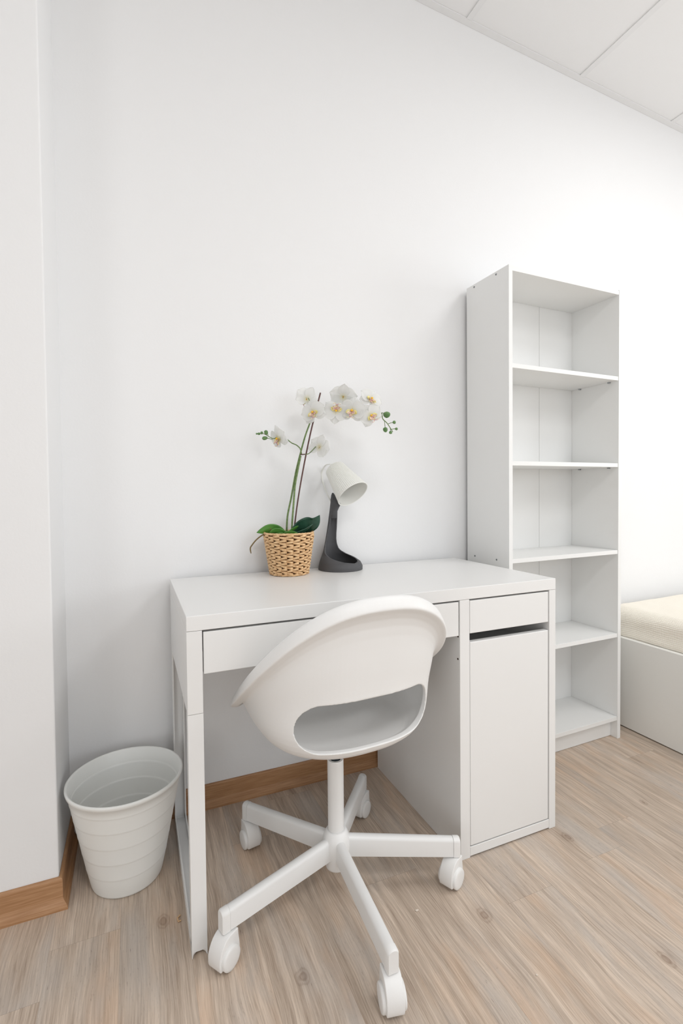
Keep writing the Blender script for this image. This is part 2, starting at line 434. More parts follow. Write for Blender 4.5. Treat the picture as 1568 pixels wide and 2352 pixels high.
for y_, z_ in ((-.045, 1.789), (-.165, 1.789), (-.045, .758), (-.165, .758)):
    disc('screw', (-.0002, y_, z_), 'x', .0038, 'screw', bc)
    disc('screw_socket', (-.0008, y_, z_), 'x', .0015, 'hole', bc)

# ------------------------------------------------------------------ bed and mattress
bed = thing('bed', 'white flat-sided bed frame beside the bookcase, cream mattress on top', 'bed', (1.8, 0, 0))
def rail(name, *a): return link(name, bx(*a), M['bed'], bed, bevel=.0015)
rail('side_rail', 0, .022, -2.0, -.03, .004, .380)
rail('side_rail', .878, .90, -2.0, -.03, .004, .380)
rail('end_rail', .0225, .8775, -.052, -.03, .004, .378)
rail('end_rail', .0225, .8775, -2.0, -1.978, .004, .378)
rail('slat_base', .0225, .8775, -1.9775, -.0525, .325, .343)
M['cover'] = None
def cover_mat():
    m, nt, b = new_mat('waffle_cotton'); L = nt.links.new
    tc = N(nt, 'ShaderNodeTexCoord')
    dn = N(nt, 'ShaderNodeTexNoise'); dn.inputs['Scale'].default_value = 9; dn.inputs['Detail'].default_value = 3
    L(tc.outputs['Object'], dn.inputs['Vector'])
    ad = N(nt, 'ShaderNodeVectorMath', operation='MULTIPLY_ADD'); L(dn.outputs['Color'], ad.inputs[0]); ad.inputs[1].default_value = (.02, .02, .02); L(tc.outputs['Object'], ad.inputs[2])
    sx = N(nt, 'ShaderNodeSeparateXYZ'); L(ad.outputs[0], sx.inputs[0])
    s1 = N(nt, 'ShaderNodeMath', operation='ADD'); L(sx.outputs[0], s1.inputs[0]); L(sx.outputs[2], s1.inputs[1])
    def wv(o, f):
        a = N(nt, 'ShaderNodeMath', operation='MULTIPLY'); L(o, a.inputs[0]); a.inputs[1].default_value = f
        s = N(nt, 'ShaderNodeMath', operation='SINE'); L(a.outputs[0], s.inputs[0]); return s
    a, c = wv(s1.outputs[0], 2*pi/.0085), wv(sx.outputs[1], 2*pi/.0075)
    c2 = N(nt, 'ShaderNodeMath', operation='MULTIPLY_ADD'); L(c.outputs[0], c2.inputs[0]); c2.inputs[1].default_value = .45; L(a.outputs[0], c2.inputs[2])
    bp = N(nt, 'ShaderNodeBump'); bp.inputs['Strength'].default_value = .45; bp.inputs['Distance'].default_value = .0012
    L(c2.outputs[0], bp.inputs['Height']); L(bp.outputs[0], b.inputs['Normal'])
    cr = N(nt, 'ShaderNodeMapRange'); cr.inputs['From Min'].default_value = -1.4; cr.inputs['From Max'].default_value = 1.2
    L(c2.outputs[0], cr.inputs['Value'])
    mx = N(nt, 'ShaderNodeMixRGB'); mx.inputs[1].default_value = srgb(247, 238, 223); mx.inputs[2].default_value = srgb(255, 250, 238)
    L(cr.outputs[0], mx.inputs[0]); L(mx.outputs[0], b.inputs['Base Color'])
    b.inputs['Roughness'].default_value = .95; b.inputs['Specular IOR Level'].default_value = .1
    b.inputs['Sheen Weight'].default_value = .1
    return m
M['cover'] = cover_mat()
from mathutils import noise as mnoise
bm = bmesh.new()
mx0, mx1, my0, my1, mz0, mz1 = 1.826, 2.675, -1.97, -.056, .3435, .497
nx, ny = 60, 150
def mat_pt(a, s, y):
    """cross-section: up the near side, over the top, down the far side"""
    r = .055; hgt = mz1-mz0; wd = mx1-mx0; tot = 2*hgt+wd
    d = s*tot
    if d < hgt: x, z = mx0, mz0+d
    elif d < hgt+wd: x, z = mx0+d-hgt, mz1
    else: x, z = mx1, mz1-(d-hgt-wd)
    # round the shoulders
    for cx, sg in ((mx0+r, -1), (mx1-r, 1)):
        if (x-cx)*sg > 0 and z > mz1-r:
            v = Vector((x-cx, z-(mz1-r))); mxn = max(abs(v.x), abs(v.y)); L_ = v.length
            if L_ > 0: v = v/L_*mxn; x, z = cx+v.x, mz1-r+v.y
    return x, z
rings = []
for j in range(ny+1):
    y = my1+(my0-my1)*(j/ny)**1.6
    ring = []
    for i in range(nx+1):
        s = (i/nx)
        s = s**1.5 if True else s
        x, z = mat_pt(0, s, y)
        n1 = mnoise.noise(Vector((x*9, y*5, z*16)))*.006+mnoise.noise(Vector((x*25, y*16, z*45)))*.0022
        top = z > mz1-.004
        if top: z += n1*.6+.006*sin(pi*(x-mx0)/(mx1-mx0))
        else:
            x += (n1-.004*cos((z-mz0)*40)+.003)*(1 if x < 2.2 else -1)
            x += -.010*math.exp(-((z-.395)/.02)**2)*(1 if x < 2.2 else -1)*(.6+.8*mnoise.noise(Vector((0, y*6, 3))))
        ed = min(1, (my1-y)/.04, (y-my0)/.04)
        z = mz0+(z-mz0)*(.55+.45*math.sqrt(max(0, 1-(1-ed)**2)))
        if z < .386 and x < mx0: x = mx0
        ring.append((x, y, z))
    rings.append(ring)
loft(bm, rings)
mat_o = link('mattress', bm, M['cover'], smooth=True)
tag(mat_o, 'mattress in a crinkled cream cover lying on the white bed frame', 'mattress')

# ------------------------------------------------------------------ wastebasket
wb = thing('wastebasket', 'round white plastic wastebasket between the wall corner and the desk', 'wastebasket', (-.1313, -.1995, 0))
Rb, Rt, Hb = .088, .1405, .268
def rr(z): return Rb+(Rt-Rb)*(z/Hb)
prof = [(.0, .0005), (Rb-.006, .0005), (Rb-.0015, .002), (Rb, .006)]
lines = (.055, .1, .145, .19, .232)
for z in lines:
    prof += [(rr(z-.004), z-.004), (rr(z-.001), z-.001), (rr(z)+.0002, z), (rr(z)+.0007, z+.0008), (rr(z+.004)+.0002, z+.004)]
prof += [(rr(.255), .255), (rr(.258)+.0035, .2575), (rr(.262)+.0045, .264), (Rt+.003, .2685), (Rt-.0005, .2692), (Rt-.0035, .266)]
for z in lines[::-1]:
    prof += [(rr(z+.004)-.0042, z+.004), (rr(z)-.0040, z+.0008), (rr(z)-.0048, z), (rr(z-.004)-.0042, z-.004)]
prof += [(Rb-.004, .008), (Rb-.008, .0045), (.0, .004)]
bm = bmesh.new(); lathe(bm, [(max(r, .0004), z) for r, z in prof], 96)
link('bucket_body', bm, M['bucket'], wb, smooth=True)

# ------------------------------------------------------------------ swivel chair
CH = (.361, -.471)
chair = thing('swivel_chair', 'white plastic swivel chair on five castors in front of the desk', 'chair', (CH[0], CH[1], 0), 0)
def sgn(v): return -1 if v < 0 else 1
def sec(a, b, yc, n, zb, zs, zf, cnt):
    z2 = (zb+zf-2*zs)/4; z1 = (zb-zf)/2; z0 = (zb+zf)/2-z2
    out = []
    for i in range(cnt):
        ph = 2*pi*i/cnt; s, c = sin(ph), cos(ph)
        x = a*sgn(s)*abs(s)**(2/n); cc = sgn(c)*abs(c)**(2/n); y = yc-b*cc
        out.append((x, y, z0+z1*cc+z2*cos(2*ph)))
    return out
LO = [  # outer surface from under the seat to the free edge: a, b, yc, n, z back, side, front
 (.050, .050, 0, 2, .408, .408, .408),
 (.095, .090, 0, 2.2, .409, .408, .408),
 (.135, .130, -.005, 2.3, .417, .414, .414),
 (.168, .160, -.008, 2.4, .430, .428, .424),
 (.192, .183, -.010, 2.5, .446, .446, .434),
 (.207, .193, -.010, 2.6, .470, .470, .442),
 (.216, .196, -.008, 2.6, .500, .492, .448),
 (.221, .195, -.006, 2.6, .530, .508, .452),
 (.225, .194, -.006, 2.6, .562, .520, .455),
 (.229, .197, -.007, 2.6, .600, .528, .457),
 (.232, .203, -.009, 2.6, .650, .533, .459),
 (.2345, .205, -.012, 2.55, .705, .535, .460),
 (.2405, .211, -.017, 2.5, .748, .540, .463),
 (.2582, .2315, -.0208, 2.48, .7672, .5425, .4686),
 (.2592, .2325, -.0208, 2.48, .7700, .5455, .4706),
 (.2570, .2285, -.0205, 2.48, .7820, .5580, .4750),
 (.2500, .2200, -.0200, 2.48, .7950, .5740, .4790),
 (.2430, .2130, -.0190, 2.5, .7970, .5770, .4800),
 (.2370, .2070, -.0180, 2.5, .7900, .5710, .4790),
 (.2300, .2000, -.0140, 2.55, .7500, .5590, .4750),
 (.2240, .1960, -.0100, 2.6, .6900, .5480, .4720),
 (.2210, .1910, -.0070, 2.6, .6200, .5400, .4700),
 (.2160, .1870, -.0060, 2.6, .5620, .5300, .4680),
 (.2110, .1870, -.0060, 2.6, .5200, .5100, .4640),
 (.2030, .1850, -.0080, 2.6, .4850, .4850, .4580),
 (.1900, .1780, -.0100, 2.5, .4620, .4630, .4520),
 (.1740, .1640, -.0100, 2.5, .4530, .4540, .4480),
 (.1690, .1595, -.0100, 2.5, .4480, .4490, .4430),
 (.1500, .1400, -.0060, 2.4, .4430, .4430, .4400),
 (.0900, .0850, 0, 2.2, .4370, .4370, .4370),
 (.0300, .0300, 0, 2, .4350, .4350, .4350)]
bm = bmesh.new(); loft(bm, [sec(*l, 72) for l in LO])
shell = link('seat_shell', bm, M['plastic'], None, smooth=True, subd=1)
bake(shell)
cut = bmesh.new()
hw, z0_, z1_, rc = .168, .4610, .5680, .0525
out = []
for cx, cz_, a0 in ((hw-rc, z1_-rc, 0), (-hw+rc, z1_-rc, 90), (-hw+rc, z0_+rc, 180), (hw-rc, z0_+rc, 270)):
    for k in range(0, 13):
        a = radians(a0+k*7.5); out.append((cx+rc*cos(a), cz_+rc*sin(a)-.0))
prism(cut, out, 'y', -.32, -.105)
cutter = link('cutter', cut, None)
md = shell.modifiers.new('b', 'BOOLEAN'); md.operation = 'DIFFERENCE'; md.object = cutter; md.solver = 'EXACT'
bake(shell)
bpy.data.objects.remove(cutter, do_unlink=True)
md = shell.modifiers.new('r', 'REMESH'); md.mode = 'VOXEL'; md.voxel_size = .0019; md.use_smooth_shade = True
md = shell.modifiers.new('s', 'SMOOTH'); md.factor = .5; md.iterations = 4
bake(shell)
for p in shell.data.polygons: p.use_smooth = True
shell.data.materials.clear(); shell.data.materials.append(M['plastic'])
shell.rotation_euler = (0, 0, .06); shell.parent = chair
# seat mount, gas spring, column, hub
bm = bmesh.new(); lathe(bm, [(.045, .392), (.052, .396), (.052, .4105), (.02, .412)], 40)
link('seat_mount', bm, M['plastic'], chair, smooth=True)
bm = bmesh.new(); lathe(bm, [(.0115, .30), (.0115, .393)], 24); link('gas_spring', bm, M['dark'], chair, smooth=False)
bm = bmesh.new(); lathe(bm, [(.0205, .13), (.0205, .334), (.0195, .3365), (.0135, .3365), (.0135, .33)], 40, cap1=False)
link('column', bm, M['metal'], chair, bevel=0)
bm = bmesh.new(); lathe(bm, [(.024, .060), (.0265, .0615), (.0275, .066), (.0300, .088), (.0345, .108), (.0355, .122), (.034, .136), (.0300, .148), (.0255, .155), (.0215, .158), (.0208, .1575)], 48)
link('hub', bm, M['metal'], chair, smooth=True)
angs = (196.3, 268.3, 340.3, 52.3, 124.3)
axle = (-55, 168, -65, -55, 190)
perp = (215, 258, 205, 215, 280)
def leg_ring(r, zb, zt, w):
    h = w/2
    p = [(-h, zb+.001), (-h+.001, zb), (h-.001, zb), (h, zb+.001)]
    for k in range(0, 9):
        a = k/8*pi; p.append((h*cos(a), zt-h*.8+h*.8*sin(a)))
    return [(r, q[0], q[1]) for q in p]
for A, AX, PP in zip(angs, axle, perp):
    a = radians(A)
    bm = bmesh.new()
    loft(bm, [leg_ring(.024, .090, .142, .0235), leg_ring(.30, .0735, .1205, .0235)])
    lg = link('leg', bm, M['metal'], chair); lg.rotation_euler = (0, 0, a)
    bm = bmesh.new()
    loft(bm, [leg_ring(.3005, .0725, .1213, .0248), leg_ring(.315, .0715, .1203, .0248), leg_ring(.3180, .0735, .1180, .0215)])
    ec = link('end_cap', bm, M['plastic'], lg)
    for o in (lg, ec):
        for p in o.data.polygons: p.use_smooth = True
        m_e = o.modifiers.new('es', 'EDGE_SPLIT'); m_e.split_angle = radians(35)
    # castor: hood with the two covered wheels
    px, py = .302*cos(a), .302*sin(a)
    ct = bpy.data.objects.new('castor', None)
    hood = bmesh.new()
    yc, zc, ro = 0.0, .0270, .0295
    outl = []
    for k in range(0, 25):
        th = radians(-38+k*(256/24)); outl.append((yc+ro*cos(th), zc+ro*sin(th)))
    outl = [q for q in outl if q[1] < .049 or q[0] < -.0]
    pr = []
    pr += [(.0240, .0105), (.0270, .016), (.0286, .022), (.0292, .028), (.0290, .034), (.0284, .040), (.0274, .047), (.0264, .054), (.0256, .062), (.0250, .0712), (.0010, .0712),
           (-.0050, .0696), (-.0110, .0664), (-.0165, .0620), (-.0210, .0568), (-.0248, .0508), (-.0276, .0442), (-.0295, .0372), (-.0304, .0300), (-.0303, .0228), (-.0293, .0165), (-.0270, .0110),
           (-.016, .0110), (-.004, .018), (.008, .018), (.015, .0110)]
    prism(hood, pr, 'x', -.0180, .0180)
    ch = link('castor', hood, M['plastic'], chair, smooth=True, bevel=.002, seg=3)
    e_ = ch.modifiers.new('es', 'EDGE_SPLIT'); e_.split_angle = radians(36)
    # hood x axis = axle, hood -y = trailing side
    rz = radians(AX)
    test = Vector((sin(rz), -cos(rz))); want = Vector((cos(radians(PP)), sin(radians(PP))))
    if test.dot(want) < 0: rz += pi
    ch.rotation_euler = (0, 0, rz)
    off = want*.010
    ch.location = (px+off.x, py+off.y, 0)
    for sx_ in (-1, 1):
        w = bmesh.new()
        pf = [(.0085, .0005), (.0085, .0225), (.0170, .0250), (.0225, .0248), (.0243, .0236), (.0252, .019), (.0258, .009), (.0259, .0006)]
        rings = []
        for xx, r_ in pf:
            rings.append([(sx_*xx, yc+r_*cos(2*pi*k/36), .0252+r_*sin(2*pi*k/36)) for k in range(36)])
        loft(w, rings)
        wo = link('wheel', w, M['plastic'], ch, smooth=True)
        e_ = wo.modifiers.new('es', 'EDGE_SPLIT'); e_.split_angle = radians(50)
    bpy.data.objects.remove(ct)

# ------------------------------------------------------------------ desk lamp
lamp = thing('desk_lamp', 'small lamp with charcoal base and ribbed white shade, on the desk beside the orchid', 'lamp', (.545, -.077, .7502), -.4-radians(43))
xb = lambda z: -.075+.16*z
RT = [(0, .075), (.012, .0745), (.026, .0695), (.036, .060), (.047, .048), (.06, .040), (.08, .0325), (.1, .027), (.12, .0235), (.15, .0190), (.2, .0145), (.25, .012)]
def rz_(z): return interp(z, RT)
DT = [(0, 180), (.0245, 180), (.029, 150), (.036, 124), (.042, 106), (.049, 90), (.056, 77), (.066, 68), (.085, 66), (.1, 69), (.12, 75), (.15, 90), (.19, 104), (.22, 112), (.24, 116)]
def lp(d, z, inset=0):
    r = max(rz_(z)-inset, .002); c = xb(z)+rz_(z); a = radians(d)
    return (c-r*cos(a), r*sin(a), z)
zs = [.0, .001]+[.0245*k/6 for k in range(1, 6)]+[.0245+.0315*k/14 for k in range(15)]+[.056+.184*k/36 for k in range(1, 37)]
bm = bmesh.new(); NA = 80
O_ = [[bm.verts.new(lp((-1+2*i/NA)*interp(z, DT), z)) for i in range(NA+1)] for z in zs]
I_ = [[bm.verts.new(lp((-1+2*i/NA)*interp(z, DT), max(z, .011), .0048 if z < .08 else .0036)) for i in range(NA+1)] for z in zs]
for k in range(len(zs)-1):
    for i in range(NA):
        bm.faces.new((O_[k][i], O_[k][i+1], O_[k+1][i+1], O_[k+1][i]))
        if zs[k+1] > .011: bm.faces.new((I_[k][i], I_[k+1][i], I_[k+1][i+1], I_[k][i+1]))
    if zs[k+1] > .0245:
        for e in (0, NA): bm.faces.new((O_[k][e], O_[k+1][e], I_[k+1][e], I_[k][e]))
for i in range(NA): bm.faces.new((O_[-1][i], O_[-1][i+1], I_[-1][i+1], I_[-1][i]))
bm.faces.new(O_[0][:-1]); kf = max(k for k in range(len(zs)) if zs[k] <= .011); bm.faces.new(I_[kf][:-1])
bmesh.ops.delete(bm, geom=[v for v in bm.verts if not v.link_faces], context='VERTS')
bmesh.ops.remove_doubles(bm, verts=bm.verts, dist=.00005)
st = link('lamp_base', bm, M['lampgrey'], lamp, smooth=True)
e_ = st.modifiers.new('es', 'EDGE_SPLIT'); e_.split_angle = radians(40)
bm = bmesh.new()
rings = []
for z, cx, rx, ry in ((.172, -.0325, .0125, .0155), (.195, -.030, .0125, .0145), (.208, -.0245, .0165, .0140), (.2165, -.0205, .0195, .0135), (.222, -.020, .0185, .013), (.236, -.0265, .0125, .0115), (.250, -.0305, .006, .008), (.2585, -.0325, .002, .003)):
    rings.append([(cx+rx*cos(2*pi*k/28), ry*sin(2*pi*k/28), z) for k in range(28)])
loft(bm, rings); link('lamp_neck', bm, M['lampgrey'], lamp, smooth=True)
# ribbed shade
ax0, ax1 = Vector((-.022, 0, .340)), Vector((.060, 0, .2535))
axd = (ax1-ax0).normalized(); e1 = Vector((0, 1, 0)); e2 = axd.cross(e1)
Ls = (ax1-ax0).length
NR = 56; n_ = NR*4
def shring(s, r, rib):
    c = ax0+axd*s; out = []
    for k in range(n_):
        a = 2*pi*k/n_; q = r+rib*(1 if k % 4 < 2 else 0)
        out.append(c+(e1*cos(a)+e2*sin(a))*q)
    return out
S0, S1 = .0345, .0565
rings = [shring(-.011, .002, 0), shring(-.0105, .018, 0), shring(-.007, .027, 0), shring(-.002, .0325, .0002)]
for k in range(0, 9):
    s = Ls*k/8*.975; rings.append(shring(s, S0+(S1-S0)*s/Ls-.0012, .0014))
rings += [shring(Ls*.978, S1+.0002, 0), shring(Ls, S1+.0004, 0), shring(Ls+.0006, S1-.0010, 0), shring(Ls-.0006, S1-.0024, 0)]
for k in range(7, -1, -1):
    s = Ls*k/8; rings.append(shring(s, S0+(S1-S0)*s/Ls-.0028, 0))
rings += [shring(-.004, .024, 0), shring(-.0075, .002, 0)]
bm = bmesh.new(); loft(bm, rings)
shade = link('lamp_shade', bm, M['shade'], lamp)
for p in shade.data.polygons: p.use_smooth = True
e_ = shade.modifiers.new('es', 'EDGE_SPLIT'); e_.split_angle = radians(30)
# small printed mark inside the rim
bm = bmesh.new()
for i, (wd, hh) in enumerate(((.0012, .0012), (.0006, .0008), (.0014, .0010), (.0008, .0012), (.0012, .0011), (.0010, .0009))):
    aa = radians(-118+i*2.2); c = ax1-axd*.006
    r_ = S1-.0042
    p0 = c+(e1*cos(aa)+e2*sin(aa))*r_; tdir = (e1*-sin(aa)+e2*cos(aa)); nn = (e1*cos(aa)+e2*sin(aa))
    vs = [bm.verts.new(p0+tdir*sx_*wd/2+axd*sy_*hh/2+nn*d_) for d_ in (0, .0003) for sx_, sy_ in ((-1, -1), (1, -1), (1, 1), (-1, 1))]
    for f in ((0, 1, 2, 3), (7, 6, 5, 4), (0, 4, 5, 1), (1, 5, 6, 2), (2, 6, 7, 3), (3, 7, 4, 0)): bm.faces.new([vs[q] for q in f])
link('printed_mark', bm, M['dark'], shade)
bm = bmesh.new()
arc = spline([(-.040, 0, .357), (-.066, 0, .354), (-.084, 0, .332), (-.082, 0, .303), (-.066, 0, .266), (-.046, 0, .235), (-.036, 0, .216)], 6)
rings = []
for i, p in enumerate(arc):
    tt = (arc[min(i+1, len(arc)-1)]-arc[max(i-1, 0)]).normalized(); nn = Vector((0, 1, 0)).cross(tt)
    rings.append([p+Vector((0, s1*.0028, 0))+nn*s2*.0013 for s1, s2 in ((-1, -1), (1, -1), (1, 1), (-1, 1))])
loft(bm, rings); link('shade_bracket', bm, M['shade'], lamp, bevel=.0006)

# ------------------------------------------------------------------ potted orchid
PA = -.4
orch = thing('potted_orchid', 'white orchid in a woven straw basket pot on the desk', 'potted plant', (.36, -.092, .7502), PA)
def straw_mat():
    m, nt, b = new_mat('straw'); L = nt.links.new
    tc = N(nt, 'ShaderNodeTexCoord'); no = N(nt, 'ShaderNodeTexNoise'); no.inputs['Scale'].default_value = 90; no.inputs['Detail'].default_value = 4
    mp = N(nt, 'ShaderNodeMapping'); mp.inputs['Scale'].default_value = (1, 1, 4)
    L(tc.outputs['Object'], mp.inputs[0]); L(mp.outputs[0], no.inputs['Vector'])
    cr = N(nt, 'ShaderNodeValToRGB'); cr.color_ramp.elements[0].position = .35; cr.color_ramp.elements[1].position = .65
    cr.color_ramp.elements[0].color = srgb(205, 160, 112); cr.color_ramp.elements[1].color = srgb(240, 205, 158)
    L(no.outputs['Fac'], cr.inputs[0]); L(cr.outputs[0], b.inputs['Base Color']); b.inputs['Roughness'].default_value = .6
    bp = N(nt, 'ShaderNodeBump'); bp.inputs['Strength'].default_value = .4; bp.inputs['Distance'].default_value = .001
    L(no.outputs['Fac'], bp.inputs['Height']); L(bp.outputs[0], b.inputs['Normal'])
    return m
M['straw'] = straw_mat()
M['inner'] = plain('basket_core', srgb(96, 62, 34), .9)
M['moss'] = plain('moss', srgb(92, 84, 50), .95, 1, 300, .2, .5)
def green(name, a, b_, scale=25, rough=.35):
    m, nt, b = new_mat(name); L = nt.links.new
    tc = N(nt, 'ShaderNodeTexCoord'); no = N(nt, 'ShaderNodeTexNoise'); no.inputs['Scale'].default_value = scale; no.inputs['Detail'].default_value = 3
    L(tc.outputs['Object'], no.inputs['Vector'])
    cr = N(nt, 'ShaderNodeValToRGB'); cr.color_ramp.elements[0].position = .35; cr.color_ramp.elements[1].position = .65
    cr.color_ramp.elements[0].color = a; cr.color_ramp.elements[1].color = b_
    L(no.outputs['Fac'], cr.inputs[0]); L(cr.outputs[0], b.inputs['Base Color']); b.inputs['Roughness'].default_value = rough
    return m
M['leafdark'] = green('dark_leaf', srgb(28, 66, 48), srgb(52, 90, 72))
M['leaflight'] = green('light_leaf', srgb(60, 122, 44), srgb(96, 150, 66))
M['stem'] = green('green_stem', srgb(92, 118, 66), srgb(124, 146, 92), 150, .5)
M['bud'] = green('green_bud', srgb(86, 124, 70), srgb(112, 146, 92), 60, .4)
M['stake'] = plain('brown_stake', srgb(112, 82, 78), .6, 0, 200, .3, .3)
M['root'] = plain('aerial_root', srgb(132, 112, 76), .7, .4, 200, .3, .3)
# basket
bm = bmesh.new()
rows, colm, hB = 14, 22, .131
Rbb, Rbt = .057, .0765
def br(z): return Rbb+(Rbt-Rbb)*z/hB+.0015
random.seed(3)
for r_i in range(rows):
    for c_i in range(colm):
        zc_ = hB*(r_i+.5+(.5 if c_i % 2 else 0))/(rows+.5)
        if r_i == rows-1 and c_i % 2: pass
        a0 = 2*pi*c_i/colm; dA = 2*pi/colm
        hh = hB/(rows+.5)*.56; tl = (1 if (r_i+c_i) % 2 else -1)*.0022+random.uniform(-.0006, .0006)
        rings = []
        for k in range(7):
            u = k/6; a = a0+dA*(u-.5)*1.12
            wv_ = sin(pi*u); 
            th_ = .0012+.0030*wv_**.6; hz = hh*(.55+.50*u)
            zz = zc_+tl*(1-2*u)
            R0 = br(zz)+.0002+.0016*wv_
            ring = []
            for q in range(8):
                b_ = 2*pi*q/8
                ring.append(((R0+th_*cos(b_))*cos(a), (R0+th_*cos(b_))*sin(a), zz+hz*sin(b_)))
            rings.append(ring)
        loft(bm, rings)
# braided rim and foot
for zr, rr0, tr in ((hB+.0015, Rbt+.001, .0036), (.0038, Rbb+.001, .0034)):
    nb = 40
    for k in range(nb):
        a0 = 2*pi*k/nb; rings = []
        for u in range(6):
            a = a0+(u/5-.5)*2*pi/nb*1.9; w_ = sin(pi*u/5)
            rings.append([((rr0+tr*(.35+.75*w_)*cos(2*pi*q/8))*cos(a), (rr0+tr*(.35+.75*w_)*cos(2*pi*q/8))*sin(a), zr+tr*.9*(.35+.75*w_)*sin(2*pi*q/8)+(u/5-.5)*.004) for q in range(8)])
        loft(bm, rings)
bk_ = link('basket', bm, M['straw'], orch, smooth=True)
bm = bmesh.new(); lathe(bm, [(Rbb-.004, .002), (Rbb-.0005, .002), (Rbt-.0015, hB-.002), (Rbt-.0045, hB-.002), (Rbt-.008, .105)], 48, cap1=True)
link('basket_lining', bm, M['inner'], bk_, smooth=False)
bm = bmesh.new()
n_=36
rings = []
for r_ in (.067, .05, .03, .01):
    rings.append([(r_*cos(2*pi*k/n_), r_*sin(2*pi*k/n_), .1165+.004*mnoise.noise(Vector((r_*90*cos(2*pi*k/n_), r_*90*sin(2*pi*k/n_), 1)))+(.067-r_)*.06) for k in range(n_)])
loft(bm, rings, True, True); link('moss', bm, M['moss'], orch, smooth=True)

S_ = 1/713.0
def PX(px, py, v=0):
    """plant-local point: offsets to the right, towards the viewer side and up, measured on the plant's mid plane"""
    k = (1.5845-v)/1.5845
    X = (px-665.4)*S_*1.0
    Z = .7685-(py-1130-20)*S_*1.0
    # depth correction about the eye
    ex, ez = -.178, .2663
    return Vector((ex+(X-ex)*k, -v, ez+(Z+0-.0-ez)*k))
# calibrate: (660,1325)->z -.0103 ; (737,907)->(.1085,.5727)
def PX(px, py, v=0):
    X0 = -.0061+(px-660)*(.1085+.0061)/(737-660) if False else None
    X = (px-664.2)*.001403+(1130-py)*.0000142
    Z = .2700+(1128.0-py)*.001404-(px-664)*.000014*1.0
    k = (1.5845-v)/1.5845
    ex, ez = -.178, .2663
    return Vector((ex+(X-ex)*k, -v, ez+(Z-ez)*k))
def stemobj(name, px, rad, mat, parent=orch, m=6, **k):
    bm = bmesh.new(); P = spline([PX(*p) for p in px], m)
    if isinstance(rad, tuple): rad = [rad[0]+(rad[1]-rad[0])*i/(len(P)-1) for i in range(len(P))]
    tube(bm, P, rad, 8); return link(name, bm, M[mat], parent, smooth=True)
stemobj('support_stake', [(673, 1240, -.012), (683, 1160, -.012), (697, 1080, -.010), (713, 1003, -.008), (728, 943, -.006), (737, 907, -.006)], .0024, 'stake')
main = stemobj('flower_stem', [(660, 1236, 0), (662, 1190, 0), (671, 1145, 0), (681, 1090, 0), (692, 1045, 0), (702, 1010, .002), (711, 985, .004), (722, 960, .006), (740, 944, .004), (770, 938, 0), (800, 938, 0), (830, 942, 0), (855, 946, 0), (876, 952, 0), (880, 966, 0), (889, 975, 0), (896, 985, 0), (903, 996, 0)], (.0031, .0012), 'stem')
stemobj('flower_stem', [(672, 1238, .006), (674, 1200, .006), (677, 1160, .005), (680, 1120, .004), (685, 1090, .003), (693, 1050, .003)], .0030, 'stem')
stemobj('branch', [(695, 1046, .002), (692, 1034, .003), (684, 1026, .004), (673, 1021, .004), (664, 1014, .004), (656, 1006, .006), (645, 1004, .006), (633, 1011, .006), (622, 1007, .006), (610, 1000, .006), (596, 999, .006)], (.0020, .0010), 'stem')
stemobj('branch', [(704, 1047, .002), (712, 1045, .004), (720, 1038, .006), (729, 1029, .010)], (.0014, .0012), 'stem')
stemobj('branch', [(718, 966, .004), (718, 950, .004), (716, 934, .0), (710, 919, -.004)], (.0016, .0012), 'stem')
# tie ring
bm = bmesh.new(); c = PX(698, 1047, .0)
lp_ = [c+Vector((.0085*cos(2*pi*k/20), .006*sin(2*pi*k/20), .0005*cos(2*pi*k/20))) for k in range(21)]
tube(bm, lp_, .0014, 6); link('stem_clip', bm, M['stake'], orch, smooth=True)
# buds with their little stalks
def bud(px, py, rw, rl, tx, ty, v=.0, sx=None):
    c = PX(px, py, v); d = (PX(tx, ty, v)-c).normalized(); ref = Vector((0, 1, 0)); b2 = d.cross(ref).normalized()
    bm = bmesh.new(); rings = []
    for k in range(9):
        u = k/8; t_ = -1+2*u; w_ = math.sqrt(max(0.0, 1-t_*t_))*(1+.15*t_)
        w_ = max(w_, .05)
        rings.append([c+d*rl*t_+(ref*cos(2*pi*q/12)+b2*sin(2*pi*q/12))*rw*w_ for q in range(12)])
    loft(bm, rings); o = link('bud', bm, M['bud'], orch, smooth=True)
    if sx:
        bm = bmesh.new(); tube(bm, [PX(sx[0], sx[1], v), (PX(sx[0], sx[1], v)+c)/2+Vector((0, 0, .001)), c], .0010, 6)
        link('bud_stalk', bm, M['stem'], o, smooth=True)
bud(889, 957, .0115, .0105, 889, 945, 0, (878, 952)); bud(886, 991, .0075, .0085, 884, 980, 0, (884, 972))
bud(906, 974, .0055, .0055, 916, 972, 0, (891, 978)); bud(911, 989, .0045, .0048, 916, 990, 0, (900, 990)); bud(898, 997, .0052, .0055, 898, 1004, 0, (897, 986))
bud(615, 997, .0062, .0078, 612, 990, .006, (620, 1004)); bud(612, 1010, .0062, .0092, 605, 1011, .006, (630, 1013))
bud(605, 998, .0042, .005, 605, 993, .006); bud(599, 1000, .0042, .0045, 592, 1000, .006); bud(594, 1000, .0028, .004, 588, 1000, .006)

